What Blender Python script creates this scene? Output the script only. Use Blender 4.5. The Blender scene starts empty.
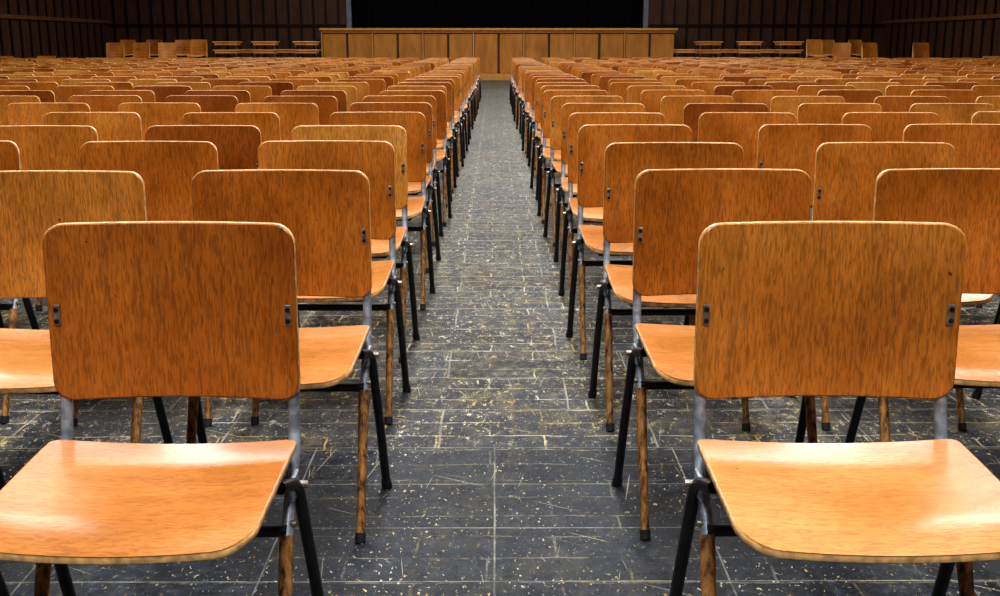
import bpy, bmesh, math, random
from mathutils import Vector, Matrix
random.seed(7)
S = bpy.context.scene
try:
    S.view_settings.view_transform = 'Standard'
    S.view_settings.look = 'Medium High Contrast'
except Exception: print('look n/a')

# ------------------------------------------------------------------ materials
def newmat(name):
    m = bpy.data.materials.new(name); m.use_nodes = True
    nt = m.node_tree
    return m, nt, nt.nodes['Principled BSDF']
def N(nt, t, **kw):
    n = nt.nodes.new(t)
    for k, v in kw.items():
        if k in n.inputs: n.inputs[k].default_value = v
        else: setattr(n, k, v)
    return n
def ramp(nt, stops, interp='LINEAR'):
    r = nt.nodes.new('ShaderNodeValToRGB'); r.color_ramp.interpolation = interp
    e = r.color_ramp.elements
    while len(e) < len(stops): e.new(0.5)
    for i, (p, c) in enumerate(stops):
        e[i].position = p
        e[i].color = (c, c, c, 1) if not isinstance(c, tuple) else (*c, 1)
    return r
def mix(nt, fac, a, b, mode='MIX'):
    m = nt.nodes.new('ShaderNodeMix'); m.data_type = 'RGBA'; m.blend_type = mode
    for idx, v in ((0, fac), (6, a), (7, b)):
        if isinstance(v, (int, float)): m.inputs[idx].default_value = v
        elif isinstance(v, tuple): m.inputs[idx].default_value = (*v, 1)
        else: nt.links.new(v, m.inputs[idx])
    return m.outputs[2]
def coords(nt, scale, rnd=True, kind='Object', rot=(0,0,0)):
    tc = nt.nodes.new('ShaderNodeTexCoord')
    src = tc.outputs[kind]
    if rnd:
        oi = nt.nodes.new('ShaderNodeObjectInfo')
        ml = N(nt, 'ShaderNodeMath', operation='MULTIPLY'); ml.inputs[1].default_value = 37.0
        nt.links.new(oi.outputs['Random'], ml.inputs[0])
        va = N(nt, 'ShaderNodeVectorMath', operation='ADD')
        nt.links.new(src, va.inputs[0]); nt.links.new(ml.outputs[0], va.inputs[1])
        src = va.outputs[0]
    mp = nt.nodes.new('ShaderNodeMapping'); mp.inputs['Scale'].default_value = scale
    mp.inputs['Rotation'].default_value = rot
    nt.links.new(src, mp.inputs['Vector'])
    return mp.outputs[0]

def chair_wood(name, dark, mid, light, gscale, fscale, bump, rough, gr=((0.38, 0.6), (0.5, 0.95), (0.64, 1.15)), coat=0.0, tones=None):
    m, nt, b = newmat(name); L = nt.links
    n1 = N(nt, 'ShaderNodeTexNoise', Scale=1.0, Detail=2.0, Roughness=0.55, Distortion=0.8)
    L.new(coords(nt, gscale), n1.inputs['Vector'])
    n2 = N(nt, 'ShaderNodeTexNoise', Scale=1.0, Detail=2.0, Roughness=0.5)
    L.new(coords(nt, fscale), n2.inputs['Vector'])
    n3 = N(nt, 'ShaderNodeTexNoise', Scale=4.0, Detail=2.0)
    L.new(coords(nt, (1, 1, 1)), n3.inputs['Vector'])
    r3 = ramp(nt, [(0.3, dark), (0.52, mid), (0.75, light)]); L.new(n3.outputs[0], r3.inputs[0])
    g = ramp(nt, list(gr)); L.new(n1.outputs[0], g.inputs[0])
    c = mix(nt, 0.85, r3.outputs[0], g.outputs[0], 'MULTIPLY')
    g2 = ramp(nt, [(0.35, 0.85), (0.6, 1.05)]); L.new(n2.outputs[0], g2.inputs[0])
    c = mix(nt, 0.7, c, g2.outputs[0], 'MULTIPLY')
    oi = nt.nodes.new('ShaderNodeObjectInfo')
    hr = ramp(nt, tones or [(0.0, (0.55, 0.42, 0.3)), (0.25, (0.88, 0.82, 0.78)), (0.6, (1.0, 1.04, 1.3)), (1.0, (1.12, 1.5, 3.0))]); L.new(oi.outputs['Random'], hr.inputs[0])
    c = mix(nt, 1.0, c, hr.outputs[0], 'MULTIPLY')
    vd = N(nt, 'ShaderNodeTexNoise', Scale=70.0, Detail=2.0)
    L.new(coords(nt, (1, 1, 1)), vd.inputs['Vector'])
    vr = ramp(nt, [(0.75, 0.0), (0.78, 1.0)]); L.new(vd.outputs[0], vr.inputs[0])
    c = mix(nt, vr.outputs[0], c, (0.08, 0.025, 0.006))
    L.new(c, b.inputs['Base Color'])
    rr = ramp(nt, [(0.3, rough - 0.06), (0.7, rough + 0.10)]); L.new(n3.outputs[0], rr.inputs[0])
    L.new(rr.outputs[0], b.inputs['Roughness'])
    b.inputs['Specular IOR Level'].default_value = 0.5
    b.inputs['Coat Weight'].default_value = coat; b.inputs['Coat Roughness'].default_value = 0.2
    bp = N(nt, 'ShaderNodeBump', Strength=bump, Distance=0.0014)
    L.new(n1.outputs[0], bp.inputs['Height']); L.new(bp.outputs[0], b.inputs['Normal'])
    return m
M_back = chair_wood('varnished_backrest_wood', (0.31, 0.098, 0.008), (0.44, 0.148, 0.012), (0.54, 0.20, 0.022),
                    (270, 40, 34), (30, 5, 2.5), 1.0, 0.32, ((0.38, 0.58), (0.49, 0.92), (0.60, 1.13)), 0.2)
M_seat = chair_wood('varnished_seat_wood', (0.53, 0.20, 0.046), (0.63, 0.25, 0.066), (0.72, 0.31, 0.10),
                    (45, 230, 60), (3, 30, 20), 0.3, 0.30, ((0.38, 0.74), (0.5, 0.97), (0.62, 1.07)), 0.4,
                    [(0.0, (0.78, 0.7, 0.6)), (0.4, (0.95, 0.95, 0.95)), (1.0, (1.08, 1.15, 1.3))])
def simple(name, col, rough, metal=0, nscale=40, var=0.35, spec=0.5):
    m, nt, b = newmat(name); L = nt.links
    n = N(nt, 'ShaderNodeTexNoise', Scale=nscale, Detail=4.0); L.new(coords(nt, (1, 1, 1)), n.inputs['Vector'])
    r = ramp(nt, [(0.35, tuple(c * (1 - var) for c in col)), (0.65, tuple(min(1, c * (1 + var)) for c in col))])
    L.new(n.outputs[0], r.inputs[0]); L.new(r.outputs[0], b.inputs['Base Color'])
    b.inputs['Roughness'].default_value = rough; b.inputs['Metallic'].default_value = metal
    b.inputs['Specular IOR Level'].default_value = spec
    return m
M_edge = simple('plywood_edge', (0.62, 0.37, 0.15), 0.33, nscale=60)
M_grey = simple('grey_steel_tube', (0.30, 0.33, 0.37), 0.38, 0.3, 45, 0.4)
M_black = simple('black_steel_tube', (0.010, 0.010, 0.012), 0.35, 0.0, 30, 0.4)
M_plate = simple('steel_hinge_plate', (0.30, 0.27, 0.22), 0.35, 0.7, 80, 0.4)
M_rub = simple('rubber_foot', (0.012, 0.012, 0.012), 0.8)
M_leg, nt, b = newmat('worn_leg_wood'); L = nt.links
n = N(nt, 'ShaderNodeTexNoise', Scale=1.0, Detail=4.0, Roughness=0.7); L.new(coords(nt, (90, 90, 9)), n.inputs['Vector'])
r = ramp(nt, [(0.36, (0.02, 0.012, 0.008)), (0.47, (0.22, 0.095, 0.022)), (0.66, (0.46, 0.23, 0.06))])
L.new(n.outputs[0], r.inputs[0]); L.new(r.outputs[0], b.inputs['Base Color']); b.inputs['Roughness'].default_value = 0.5

# floor -----------------------------------------------------------------
M_floor, nt, b = newmat('worn_dark_floor_tiles'); L = nt.links
def fc(scale, off=(0, 0, 0), rot=0):
    tc = nt.nodes.new('ShaderNodeTexCoord'); src = tc.outputs['Object']
    if rot:
        vr_ = nt.nodes.new('ShaderNodeVectorRotate'); vr_.rotation_type = 'Z_AXIS'; vr_.inputs['Angle'].default_value = rot
        L.new(src, vr_.inputs['Vector']); src = vr_.outputs[0]
    mp = nt.nodes.new('ShaderNodeMapping')
    mp.inputs['Scale'].default_value = scale; mp.inputs['Location'].default_value = off
    L.new(src, mp.inputs['Vector']); return mp.outputs[0]
def fnoise(scale3, lo, hi, detail=5.0, rough=0.7, off=(0, 0, 0), dist=0.0, vlo=0.0, vhi=1.0, rot=0):
    q = N(nt, 'ShaderNodeTexNoise', Scale=1.0, Detail=detail, Roughness=rough, Distortion=dist)
    L.new(fc(scale3, off, rot), q.inputs['Vector'])
    rr_ = ramp(nt, [(lo, vlo), (hi, vhi)]); L.new(q.outputs[0], rr_.inputs[0]); return rr_.outputs[0]
def brick(w_, h_, mort, off, lo, hi, wob=0.0, smooth=0.1, o_=0.43):
    k = N(nt, 'ShaderNodeTexBrick', Scale=1.0); k.offset = o_
    k.inputs['Mortar Size'].default_value = mort; k.inputs['Mortar Smooth'].default_value = smooth
    k.inputs['Brick Width'].default_value = w_; k.inputs['Row Height'].default_value = h_
    k.inputs['Color1'].default_value = (lo, lo, lo, 1); k.inputs['Color2'].default_value = (hi, hi, hi, 1)
    k.inputs['Mortar'].default_value = (1, 1, 1, 1)
    wn = N(nt, 'ShaderNodeTexNoise', Scale=6.0, Detail=3.0); L.new(fc((1, 1, 1)), wn.inputs['Vector'])
    s_ = N(nt, 'ShaderNodeVectorMath', operation='SCALE'); s_.inputs['Scale'].default_value = wob; L.new(wn.outputs['Color'], s_.inputs[0])
    a_ = N(nt, 'ShaderNodeVectorMath', operation='ADD'); L.new(fc((1, 1, 1), off), a_.inputs[0]); L.new(s_.outputs[0], a_.inputs[1])
    L.new(a_.outputs[0], k.inputs['Vector'])
    return k
tcs = nt.nodes.new('ShaderNodeTexCoord'); sx = nt.nodes.new('ShaderNodeSeparateXYZ'); L.new(tcs.outputs['Object'], sx.inputs[0])
def step(a, c_, lo, hi):
    mr = nt.nodes.new('ShaderNodeMapRange'); L.new(sx.outputs['Y'], mr.inputs['Value'])
    mr.inputs['From Min'].default_value = a; mr.inputs['From Max'].default_value = c_; mr.inputs['To Min'].default_value = lo; mr.inputs['To Max'].default_value = hi
    return mr.outputs[0]
# newer replaced tiles (y < 2.88) laid in a straight grid; older floor beyond is staggered
ba = brick(0.50, 0.26, 0.0022, (0.0, 0.24, 0), 0.6, 1.2, 0.004, 0.1, 0.0)
bb_ = brick(0.62, 0.33, 0.0035, (0.155, 0.09, 0), 0.45, 1.3, 0.012, 0.1, 0.37)
sel = step(2.879, 2.881, 0, 1)
tilecol = mix(nt, sel, ba.outputs[0], bb_.outputs[0])
tilefac = mix(nt, sel, ba.outputs['Fac'], bb_.outputs['Fac'])
sk = brick(0.31, 0.11, 0.0035, (0.155, 0.09, 0), 0.65, 1.25, 0.035, 0.4, 0.5)
WORN = step(2.84, 2.92, 0.25, 1.0)
nf = N(nt, 'ShaderNodeTexNoise', Scale=30.0, Detail=6.0, Roughness=0.75); L.new(fc((1, 0.8, 1)), nf.inputs['Vector'])
base = ramp(nt, [(0.32, (0.004, 0.006, 0.010)), (0.52, (0.019, 0.025, 0.035)), (0.72, (0.068, 0.080, 0.098))])
L.new(nf.outputs[0], base.inputs[0])
c = mix(nt, 0.85, base.outputs[0], tilecol, 'MULTIPLY')
skc = mix(nt, WORN, (1, 1, 1), sk.outputs[0])
c = mix(nt, 0.8, c, skc, 'MULTIPLY')
big = fnoise((1.5, 0.7, 1), 0.34, 0.56, 4.0, 0.6, vlo=0.12)
hz = mix(nt, 1.0, fnoise((12, 8, 1), 0.44, 0.62, 6.0, 0.8, (4, 1, 0), vhi=0.8), big, 'MULTIPLY')
hz = mix(nt, 1.0, hz, WORN, 'MULTIPLY')
c = mix(nt, hz, c, (0.17, 0.145, 0.085))
wc = fnoise((5, 5, 1), 0.4, 0.6, 2.0, 0.5, (9, 3, 0))
wcol = mix(nt, wc, (0.52, 0.38, 0.10), (0.62, 0.57, 0.42))
d1 = mix(nt, 1.0, fnoise((32, 20, 1), 0.575, 0.60, 6.0, 0.85, dist=0.6), fnoise((2.0, 1.0, 1), 0.36, 0.50, 4.0, 0.6, (7, 2, 0), vlo=0.25), 'MULTIPLY')
d1 = mix(nt, 1.0, d1, mix(nt, 1.0, WORN, WORN, 'MULTIPLY'), 'MULTIPLY')
c = mix(nt, d1, c, wcol)
c = mix(nt, fnoise((20, 14, 1), 0.54, 0.61, 6.0, 0.8, (13, 4, 0), vhi=0.85), c, (0.011, 0.014, 0.019))
d2 = mix(nt, 1.0, fnoise((110, 60, 1), 0.635, 0.66, 3.0, 0.6, (2, 8, 0), dist=0.5), fnoise((3, 2, 1), 0.42, 0.56, 3.0, 0.6, (1, 5, 0), vlo=0.35), 'MULTIPLY')
c = mix(nt, d2, c, wcol)
j1 = mix(nt, 1.0, sk.outputs['Fac'], fnoise((9, 7, 1), 0.46, 0.56, 6.0, 0.8, (3, 7, 0), vhi=0.85), 'MULTIPLY')
j1 = mix(nt, 1.0, j1, WORN, 'MULTIPLY')
c = mix(nt, j1, c, wcol)
j2 = mix(nt, 1.0, tilefac, fnoise((5, 4, 1), 0.42, 0.60, 6.0, 0.8, (5, 5, 0), vlo=0.2, vhi=0.9), 'MULTIPLY')
c = mix(nt, j2, c, (0.32, 0.31, 0.25))
for rot, off in ((0.5, 0), (1.45, 11), (1.75, 23)):
    q = fnoise((2.5, 130, 1), 0.745, 0.765, 1.0, 0.5, (off, off, 0), 0.05, 0, 0.75, rot)
    c = mix(nt, q, c, (0.46, 0.42, 0.30))
L.new(c, b.inputs['Base Color'])
rr = ramp(nt, [(0.3, 0.36), (0.7, 0.75)]); L.new(nf.outputs[0], rr.inputs[0]); L.new(rr.outputs[0], b.inputs['Roughness'])
b.inputs['Specular IOR Level'].default_value = 0.25
bp = N(nt, 'ShaderNodeBump', Strength=0.9, Distance=0.006)
L.new(nf.outputs[0], bp.inputs['Height']); L.new(bp.outputs[0], b.inputs['Normal'])

def panelwood(name, a, bb, rough=0.4, scale=(9, 9, 1.2)):
    m, nt, b = newmat(name); L = nt.links
    n = N(nt, 'ShaderNodeTexNoise', Scale=1.0, Detail=5.0, Roughness=0.65, Distortion=0.4)
    L.new(coords(nt, scale, rnd=False), n.inputs['Vector'])
    r = ramp(nt, [(0.3, a), (0.7, bb)]); L.new(n.outputs[0], r.inputs[0])
    L.new(r.outputs[0], b.inputs['Base Color']); b.inputs['Roughness'].default_value = rough
    b.inputs['Specular IOR Level'].default_value = 0.2
    return m
M_dark = panelwood('dark_wall_panelling', (0.046, 0.020, 0.010), (0.10, 0.044, 0.020))
M_darktrim = panelwood('dark_trim_wood', (0.006, 0.003, 0.002), (0.016, 0.008, 0.005))
M_rail = panelwood('dado_rail_wood', (0.10, 0.045, 0.02), (0.19, 0.085, 0.035))
M_stage = panelwood('stage_panelling', (0.30, 0.115, 0.018), (0.52, 0.22, 0.045), 0.4, (3, 3, 0.8))
M_stagetrim = panelwood('stage_trim_wood', (0.42, 0.18, 0.035), (0.62, 0.30, 0.08), 0.4)
M_stagegap = simple('stage_groove', (0.05, 0.02, 0.008), 0.7)
M_ceil = simple('ceiling_plaster', (0.30, 0.29, 0.28), 0.9, nscale=3, var=0.06)
M_curtain = simple('black_stage_curtain', (0.004, 0.004, 0.0045), 0.95, spec=0.1)
M_greyfr = simple('grey_frame_paint', (0.13, 0.15, 0.17), 0.5, nscale=5, var=0.2)

# ------------------------------------------------------------------ mesh helpers
def finish(bm, name, mats, smooth=False):
    bmesh.ops.recalc_face_normals(bm, faces=bm.faces[:])
    me = bpy.data.meshes.new(name); bm.to_mesh(me); bm.free()
    for m in mats: me.materials.append(m)
    return me
def add(me, name, loc=(0, 0, 0), rz=0, sc=(1, 1, 1), parent=None):
    o = bpy.data.objects.new(name, me); S.collection.objects.link(o)
    o.location = loc; o.rotation_euler = (0, 0, rz); o.scale = sc
    if parent: o.parent = parent
    return o
def box(bm, x0, x1, y0, y1, z0, z1, mi=0, bev=0):
    r = bmesh.ops.create_cube(bm, size=1.0, matrix=Matrix.Translation(((x0+x1)/2, (y0+y1)/2, (z0+z1)/2)) @ Matrix.Diagonal((abs(x1-x0), abs(y1-y0), abs(z1-z0), 1)))
    vs = r['verts']; fs = {f for v in vs for f in v.link_faces}
    for f in fs: f.material_index = mi
    if bev:
        es = {e for v in vs for e in v.link_edges}
        rb = bmesh.ops.bevel(bm, geom=list(es), offset=bev, segments=2, affect='EDGES', profile=0.5)
        for f in rb['faces']: f.material_index = mi
def tube(bm, pts, r, mi, seg=10, r2=None, flat=1.0):
    P = [Vector(p) for p in pts]; rings = []
    n = len(P)
    for i, p in enumerate(P):
        t = (P[min(i+1, n-1)] - P[max(i-1, 0)]).normalized()
        u = Vector((1, 0, 0)) if abs(t.x) < 0.9 else Vector((0, 1, 0))
        a = (u - t * u.dot(t)).normalized(); c = t.cross(a)
        rad = r if r2 is None else r + (r2 - r) * i / (n - 1)
        rings.append([bm.verts.new(p + (a * math.cos(2*math.pi*k/seg) * flat + c * math.sin(2*math.pi*k/seg)) * rad) for k in range(seg)])
    for i in range(n-1):
        for k in range(seg):
            f = bm.faces.new((rings[i][k], rings[i][(k+1) % seg], rings[i+1][(k+1) % seg], rings[i+1][k]))
            f.material_index = mi; f.smooth = True
    for rg in (rings[0], rings[-1]):
        f = bm.faces.new(rg); f.material_index = mi
        for e in f.edges: e.smooth = False
def smoothpath(pts, k=4):
    P = [Vector(p) for p in pts]; out = [P[0]]
    for i in range(1, len(P)-1):
        a = P[i] + (P[i-1]-P[i]).normalized() * min(0.03, (P[i-1]-P[i]).length*0.45)
        c = P[i] + (P[i+1]-P[i]).normalized() * min(0.03, (P[i+1]-P[i]).length*0.45)
        for j in range(k+1):
            t = j/k; out.append(a*(1-t)**2 + P[i]*2*t*(1-t) + c*t*t)
    out.append(P[-1]); return out

def slab(bm, fn, xs, nt_, th, mi, mi_edge, e=0.003):
    layers = [(0, e), (e*0.35, e*0.3), (e, 0), (th-e, 0), (th-e*0.35, e*0.3), (th, e)]
    nx = len(xs)
    A = [[bm.verts.new(fn(x, j/nt_, 0, e)) for j in range(nt_+1)] for x in xs]
    B = [[bm.verts.new(fn(x, j/nt_, th, e)) for j in range(nt_+1)] for x in xs]
    for G in (A, B):
        for i in range(nx-1):
            for j in range(nt_):
                f = bm.faces.new((G[i][j], G[i+1][j], G[i+1][j+1], G[i][j+1])); f.material_index = mi; f.smooth = True
    loop = [(i, 0) for i in range(nx)] + [(nx-1, j) for j in range(1, nt_+1)] + [(i, nt_) for i in range(nx-2, -1, -1)] + [(0, j) for j in range(nt_-1, 0, -1)]
    rings = [[A[i][j] for i, j in loop]]
    for d, ins in layers[1:-1]:
        rings.append([bm.verts.new(fn(xs[i], j/nt_, d, ins)) for i, j in loop])
    rings.append([B[i][j] for i, j in loop])
    m = len(loop)
    for a in range(len(rings)-1):
        for k in range(m):
            k2 = (k+1) % m
            f = bm.faces.new((rings[a][k], rings[a][k2], rings[a+1][k2], rings[a+1][k])); f.material_index = mi_edge if a in (1, 2, 3) else mi; f.smooth = True
    for rg in (rings[0], rings[-1]):
        for k in range(m):
            ed = bm.edges.get((rg[k], rg[(k+1) % m]))
            if ed: ed.smooth = False

def stations(W, r):
    xs = [-W + r*(1-math.cos(a*math.pi/2/6)) for a in range(7)]
    mid = [-W + r + (2*W-2*r)*k/10 for k in range(1, 10)]
    return xs + mid + [-x for x in reversed(xs)]
def rc(x, W, r):
    d = abs(x) - (W - r)
    return 0 if d <= 0 else r - math.sqrt(max(0, r*r - d*d))

def build_chair(bm, off=Vector((0, 0, 0))):
    start = len(bm.verts)
    # 0=back 1=seat 2=edge 3=grey 4=black 5=plate 6=legwood 7=rubber
    W, z0, z1, r = 0.21, 0.513, 0.818, 0.034
    def bp(x, t, th, ins):
        c = rc(x, W, r) + ins
        z = (z0 + c) + (z1 - z0 - 2*c) * t
        y = -0.026*(x/W)**2 + 0.010*((z-z0)/(z1-z0)) + th + 0.004
        return Vector((x*(1-ins/W), y, z))
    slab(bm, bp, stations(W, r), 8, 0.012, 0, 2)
    Ws, rb_, rf = 0.209, 0.018, 0.055
    def sp(x, t, th, ins):
        yb = -0.048 - rc(x, Ws, rb_) - ins
        yf = -0.411 + rc(x, Ws, rf) + 0.006*(x/Ws)**2 + ins
        y = yb + (yf - yb)*t
        d = max(0, (-y - 0.32)/0.091)
        z = 0.442 + 0.009*(x/Ws)**2 - 0.022*d*d + 0.005*math.cos((y+0.045)/0.3*math.pi) + 0.001
        return Vector((x*(1-ins/Ws), y + (0.004*d if th else 0), z - th))
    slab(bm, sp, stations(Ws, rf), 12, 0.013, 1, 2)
    for s in (-1, 1):
        tube(bm, smoothpath([(s*0.196, 0.006, 0.75), (s*0.196, -0.004, 0.50), (s*0.197, -0.024, 0.425), (s*0.199, -0.085, 0.375), (s*0.199, -0.135, 0.31)]), 0.0105, 3)
        tube(bm, [(s*0.199, -0.130, 0.318), (s*0.2, -0.20, 0.16), (s*0.2, -0.268, 0.004)], 0.0125, 6, r2=0.0095)
        tube(bm, [(s*0.2, -0.262, 0.02), (s*0.2, -0.27, 0.0)], 0.0125, 7)
        tube(bm, smoothpath([(s*0.198, -0.16, 0.414), (s*0.214, -0.10, 0.40), (s*0.222, -0.03, 0.20), (s*0.226, 0.04, 0.012)]), 0.011, 4)
        tube(bm, [(s*0.2255, 0.036, 0.025), (s*0.227, 0.045, 0.0)], 0.0135, 7)
        tube(bm, smoothpath([(s*0.19, -0.10, 0.408), (s*0.175, -0.24, 0.414), (s*0.155, -0.355, 0.404)]), 0.009, 4, seg=8)
        box(bm, s*0.205, s*0.213, -0.125, -0.07, 0.372, 0.412, 3, 0.003)
        tube(bm, [(s*0.208, -0.098, 0.395), (s*0.232, -0.098, 0.395)], 0.007, 5, seg=8)
        tube(bm, [(s*0.205, -0.122, 0.335), (s*0.214, -0.122, 0.335)], 0.006, 5, seg=8)
        yy = -0.026*(0.194/W)**2 + 0.009
        box(bm, s*0.189, s*0.200, yy-0.0045, yy+0.002, 0.646, 0.682, 5, 0.001)
        for zz in (0.654, 0.674):
            tube(bm, [(s*0.1945, yy-0.007, zz), (s*0.1945, yy-0.002, zz)], 0.0042, 4, seg=8)
    tube(bm, [(-0.2, -0.128, 0.325), (0.2, -0.128, 0.325)], 0.011, 4)
    tube(bm, [(-0.195, -0.085, 0.402), (0.195, -0.085, 0.402)], 0.009, 4, seg=8)
    tube(bm, [(-0.157, -0.355, 0.404), (0.157, -0.355, 0.404)], 0.008, 4, seg=8)
    bm.verts.ensure_lookup_table()
    if off.length:
        for v in bm.verts[start:]: v.co += off
CM = [M_back, M_seat, M_edge, M_grey, M_black, M_plate, M_leg, M_rub]
bm = bmesh.new(); build_chair(bm); chair_me = finish(bm, 'school_chair_mesh', CM)
def chair(x, y, rz=0, sx=1.0):
    add(chair_me, 'wooden_school_chair', (x, y, 0), rz, (sx, 1, 1))

# ------------------------------------------------------------------ chairs
near = {
 0: (1.787, 1.785, [-0.543, -1.10, -1.68], [0.562, 1.15, 1.73]),
 1: (2.556, 2.57, [-0.505, -1.03, -1.60, -2.2], [0.541, 1.115, 1.70, 2.28]),
 2: (3.345, 3.28, [-0.517, -1.055, -1.67, -2.26], [0.539, 1.178, 1.77, 2.35]),
 3: (3.98, 4.02, [-0.53, -1.06, -1.65, -2.24, -2.84], [0.515, 1.18, 1.72, 2.3, 2.88]),
}
for i, (yl, yr, L_, R_) in near.items():
    for k, x in enumerate(L_): chair(x, yl + (0 if k == 0 else random.uniform(-.02, .02)), random.uniform(-.015, .015))
    for k, x in enumerate(R_): chair(x, yr + (0 if k == 0 else random.uniform(-.02, .02)), random.uniform(-.015, .015), 1.06 if (i == 0 and k == 0) else 1)
y = 4.0
nrows = 25
for i in range(nrows):
    y += 0.748
    half = min(11.3, 0.461*y + 1.8)
    for s in (-1, 1):
        x = 0.525 + random.uniform(-.015, .025)
        ry = y + random.uniform(-.03, .03)
        while x < half:
            chair(s*x, ry + random.uniform(-.035, .035), random.uniform(-.05, .05))
            x += 0.58 + random.uniform(-.03, .06)
for (x, yy, rz) in [(-11.3, 25.6, 0.3), (-10.4, 25.8, 0.1), (11.4, 25.4, -0.3)]:
    chair(x, yy, rz)

def stack(n):
    bm = bmesh.new()
    for i in range(n): build_chair(bm, Vector((0, 0.018*i, 0.075*i)))
    return finish(bm, 'chair_stack_mesh', CM)
st5, st6 = stack(5), stack(6)
for px in (125, 150, 176, 206, 808, 834, 862, 912):
    d = 27.0 + random.uniform(-.5, .5)
    add(random.choice([st5, st6]), 'chair_stack', ((px-495)*d/1084, d, 0), random.uniform(-.4, .4))
for px in (137, 163, 191, 821, 848):
    d = 29.5 + random.uniform(-.5, .5)
    add(st6, 'chair_stack', ((px-495)*d/1084, d, 0), random.uniform(-.4, .4))

def desk_stack(n):
    bm = bmesh.new()
    for i in range(n):
        o = 0.20*i
        box(bm, -0.31, 0.31, -0.27, 0.27, 0.72+o, 0.75+o, 0, 0.006)
        box(bm, -0.27, 0.27, -0.24, 0.24, 0.66+o, 0.72+o, 0)
        z_lo = 0.0 if i == 0 else 0.55+o
        for sx_ in (-1, 1):
            for sy in (-1, 1): tube(bm, [(sx_*0.25, sy*0.22, 0.66+o), (sx_*0.27, sy*0.24, z_lo)], 0.018, 1)
    return finish(bm, 'school_desk_stack_mesh', [M_seat, M_black])
t2, t3 = desk_stack(2), desk_stack(3)
for k, px in enumerate((235, 254, 272, 293, 312, 681, 703, 721, 743, 762, 781)):
    d = 28.0 + (k % 2)*1.3
    add(t3 if k % 2 == 0 else t2, 'school_desk_stack', ((px-495)*d/1084, d, 0), random.uniform(-.12, .12))

# ------------------------------------------------------------------ room
XL, XR, YF, YB, ZC = -12.45, 12.6, -7.0, 36.0, 6.6
bm = bmesh.new(); box(bm, XL-.2, XR+.2, YF-.2, YB+4.2, -0.2, 0); add(finish(bm, 'floor', [M_floor]), 'floor')
bm = bmesh.new(); box(bm, XL-.2, XR+.2, YF-.2, YB+4.2, ZC, ZC+.2); add(finish(bm, 'ceiling', [M_ceil]), 'ceiling')
SX0, SX1, SY, SZ = -5.27, 5.50, 34.0, 1.48
OX0, OX1, OZ0, OZ1 = -4.60, 4.77, SZ, 5.4
bm = bmesh.new()
box(bm, XL, OX0, YB, YB+.2, 0, ZC); box(bm, OX1, XR, YB, YB+.2, 0, ZC); box(bm, OX0, OX1, YB, YB+.2, OZ1, ZC); box(bm, OX0, OX1, YB, YB+.2, 0, OZ0)
x = XL + 0.2
while x < XR - 0.1:
    if not (OX0-0.35 < x < OX1+0.35):
        box(bm, x, x+0.06, YB-0.045, YB, 0.15, ZC, 1)
    x += 0.40
for a, c_ in ((XL, OX0-.2), (OX1+.2, XR)):
    box(bm, a, c_, YB-0.06, YB, 0, 0.16, 1); box(bm, a, c_, YB-0.06, YB, 1.62, 1.70, 1)
add(finish(bm, 'wall_back', [M_dark, M_darktrim]), 'wall_back')
for nm, X, d in (('wall_left', XL, 1), ('wall_right', XR, -1)):
    bm = bmesh.new(); box(bm, X-d*0.2, X, YF, YB+4.2, 0, ZC)
    y = YF + .3
    while y < YB-.1:
        box(bm, X, X+d*0.035, y, y+0.07, 0.15, ZC, 1); y += 0.6
    box(bm, X, X+d*0.06, YF, YB, 1.72, 1.82, 2); box(bm, X, X+d*0.05, YF, YB, 0, 0.16, 1)
    add(finish(bm, nm, [M_dark, M_darktrim, M_rail]), nm)
bm = bmesh.new(); box(bm, XL, XR, YF-.2, YF, 0, ZC); add(finish(bm, 'wall_front', [M_dark]), 'wall_front')
bm = bmesh.new()
box(bm, OX0-.16, OX0, YB-.08, YB, OZ0+.08, OZ1+.15, 0, .01); box(bm, OX1, OX1+.16, YB-.08, YB, OZ0+.08, OZ1+.15, 0, .01); box(bm, OX0, OX1, YB-.08, YB, OZ1, OZ1+.15, 0, .01)
add(finish(bm, 'trim_1', [M_greyfr]), 'trim_1')
bm = bmesh.new(); prev = None
for i in range(241):
    x = OX0 - .6 + (OX1-OX0+1.2)*i/240; yy = YB + 1.6 + 0.07*math.sin(i*0.9) + .02*math.sin(i*.37)
    a, c_ = bm.verts.new((x, yy, SZ+.01)), bm.verts.new((x, yy, ZC-.02))
    if prev: f = bm.faces.new((prev[0], a, c_, prev[1])); f.smooth = True
    prev = (a, c_)
add(finish(bm, 'stage_curtain', [M_curtain]), 'stage_curtain')
bm = bmesh.new(); box(bm, XL+.05, XR-.05, YB+.22, YB+3.95, 0, SZ); add(finish(bm, 'stage_deck', [M_darktrim]), 'stage_deck')
bm = bmesh.new(); box(bm, XL, XR, YB+4, YB+4.2, 0, ZC); add(finish(bm, 'wall_stage_rear', [M_dark]), 'wall_stage_rear')
bm = bmesh.new()
box(bm, SX0, SX1, SY, YB-0.10, 0, SZ, 2)
box(bm, SX0-.06, SX1+.06, SY-.12, YB-0.09, SZ, SZ+.07, 1, .01)
np_ = 14; pw = (SX1-SX0)/np_
for k in range(np_):
    a = SX0 + k*pw
    box(bm, a+.035, a+pw-.035, SY-.035, SY, 0.20, SZ-.10, 0, .012)
    if k % 2 == 0: box(bm, a-.02, a+.02, SY-.05, SY, 0.16, SZ-.05, 1)
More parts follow.
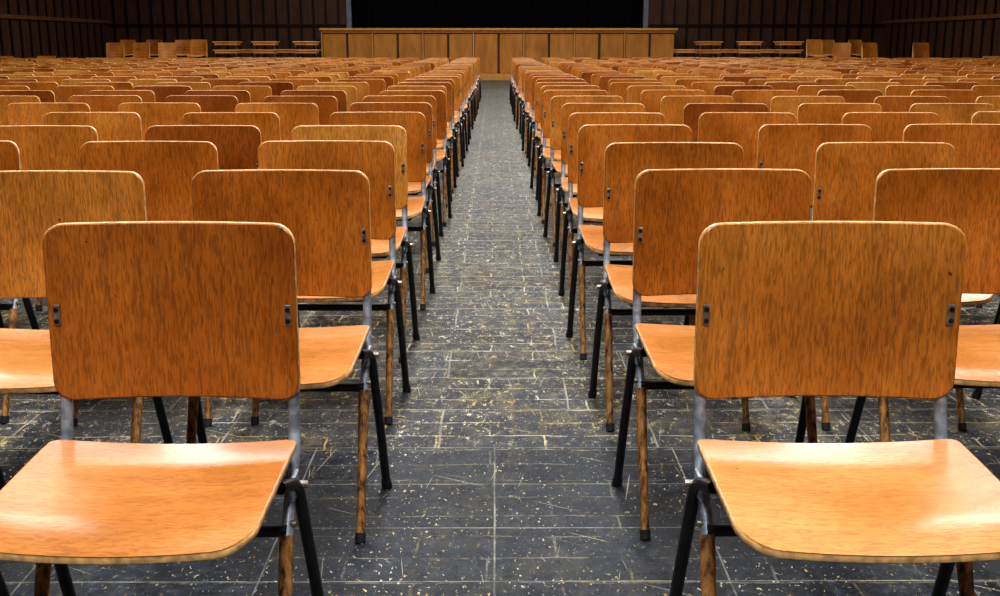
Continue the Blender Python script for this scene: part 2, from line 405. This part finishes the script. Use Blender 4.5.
box(bm, SX0, SX1, SY-.05, SY, SZ-.07, SZ, 1); box(bm, SX0, SX1, SY-.06, SY, 0.0, 0.16, 1)
box(bm, -0.9, 0.9, SY-.45, SY-.06, 0.0, 0.2, 1, .01)
add(finish(bm, 'stage', [M_stage, M_stagetrim, M_stagegap]), 'stage')

# ------------------------------------------------------------------ lights
M_lampframe = simple('lamp_housing', (0.7, 0.7, 0.7), 0.5)
bm = bmesh.new()
lw, ll = 0.9, 1.5
for a in ((-lw-.06, -lw, -ll-.06, ll+.06), (lw, lw+.06, -ll-.06, ll+.06), (-lw, lw, -ll-.06, -ll), (-lw, lw, ll, ll+.06)):
    box(bm, *a, -0.12, 0.0)
box(bm, -lw, lw, -ll, ll, -0.03, 0.0)
lm = finish(bm, 'lamp_housing_mesh', [M_lampframe])
def lamp(x, y, e, col=(0.97, 0.98, 1.0)):
    o = add(lm, 'ceiling_lamp', (x, y, ZC))
    ld = bpy.data.lights.new('lamp_light', 'AREA'); ld.shape = 'RECTANGLE'; ld.size = lw*2-.04; ld.size_y = ll*2-.04
    ld.energy = e; ld.color = col
    lo = bpy.data.objects.new('lamp_light', ld); S.collection.objects.link(lo); lo.parent = o; lo.location = (0, 0, -0.06)
for yy, ec, es, sx_ in ((-3.5, 520, 100, 6), (2.5, 420, 110, 6), (9, 360, 210, 5), (16, 340, 300, 5.2), (23, 300, 220, 5.2), (30, 200, 130, 6)):
    lamp(-sx_, yy, es); lamp(0, yy, ec); lamp(sx_, yy, es)

w = bpy.data.worlds.new('world'); S.world = w; w.use_nodes = True
w.node_tree.nodes['Background'].inputs[0].default_value = (0.6, 0.7, 0.8, 1)
w.node_tree.nodes['Background'].inputs[1].default_value = 0.3

# ------------------------------------------------------------------ camera
f = 1084.0
cd = bpy.data.cameras.new('camera'); cam = bpy.data.objects.new('camera', cd); S.collection.objects.link(cam)
cd.sensor_width = 36; cd.sensor_fit = 'HORIZONTAL'; cd.lens = f/1000*36; cd.clip_end = 200
th = math.atan(255/f)
cam.location = (0, 0, 1.11); cam.rotation_euler = (math.pi/2 - th, 0, -5/f)
S.camera = cam
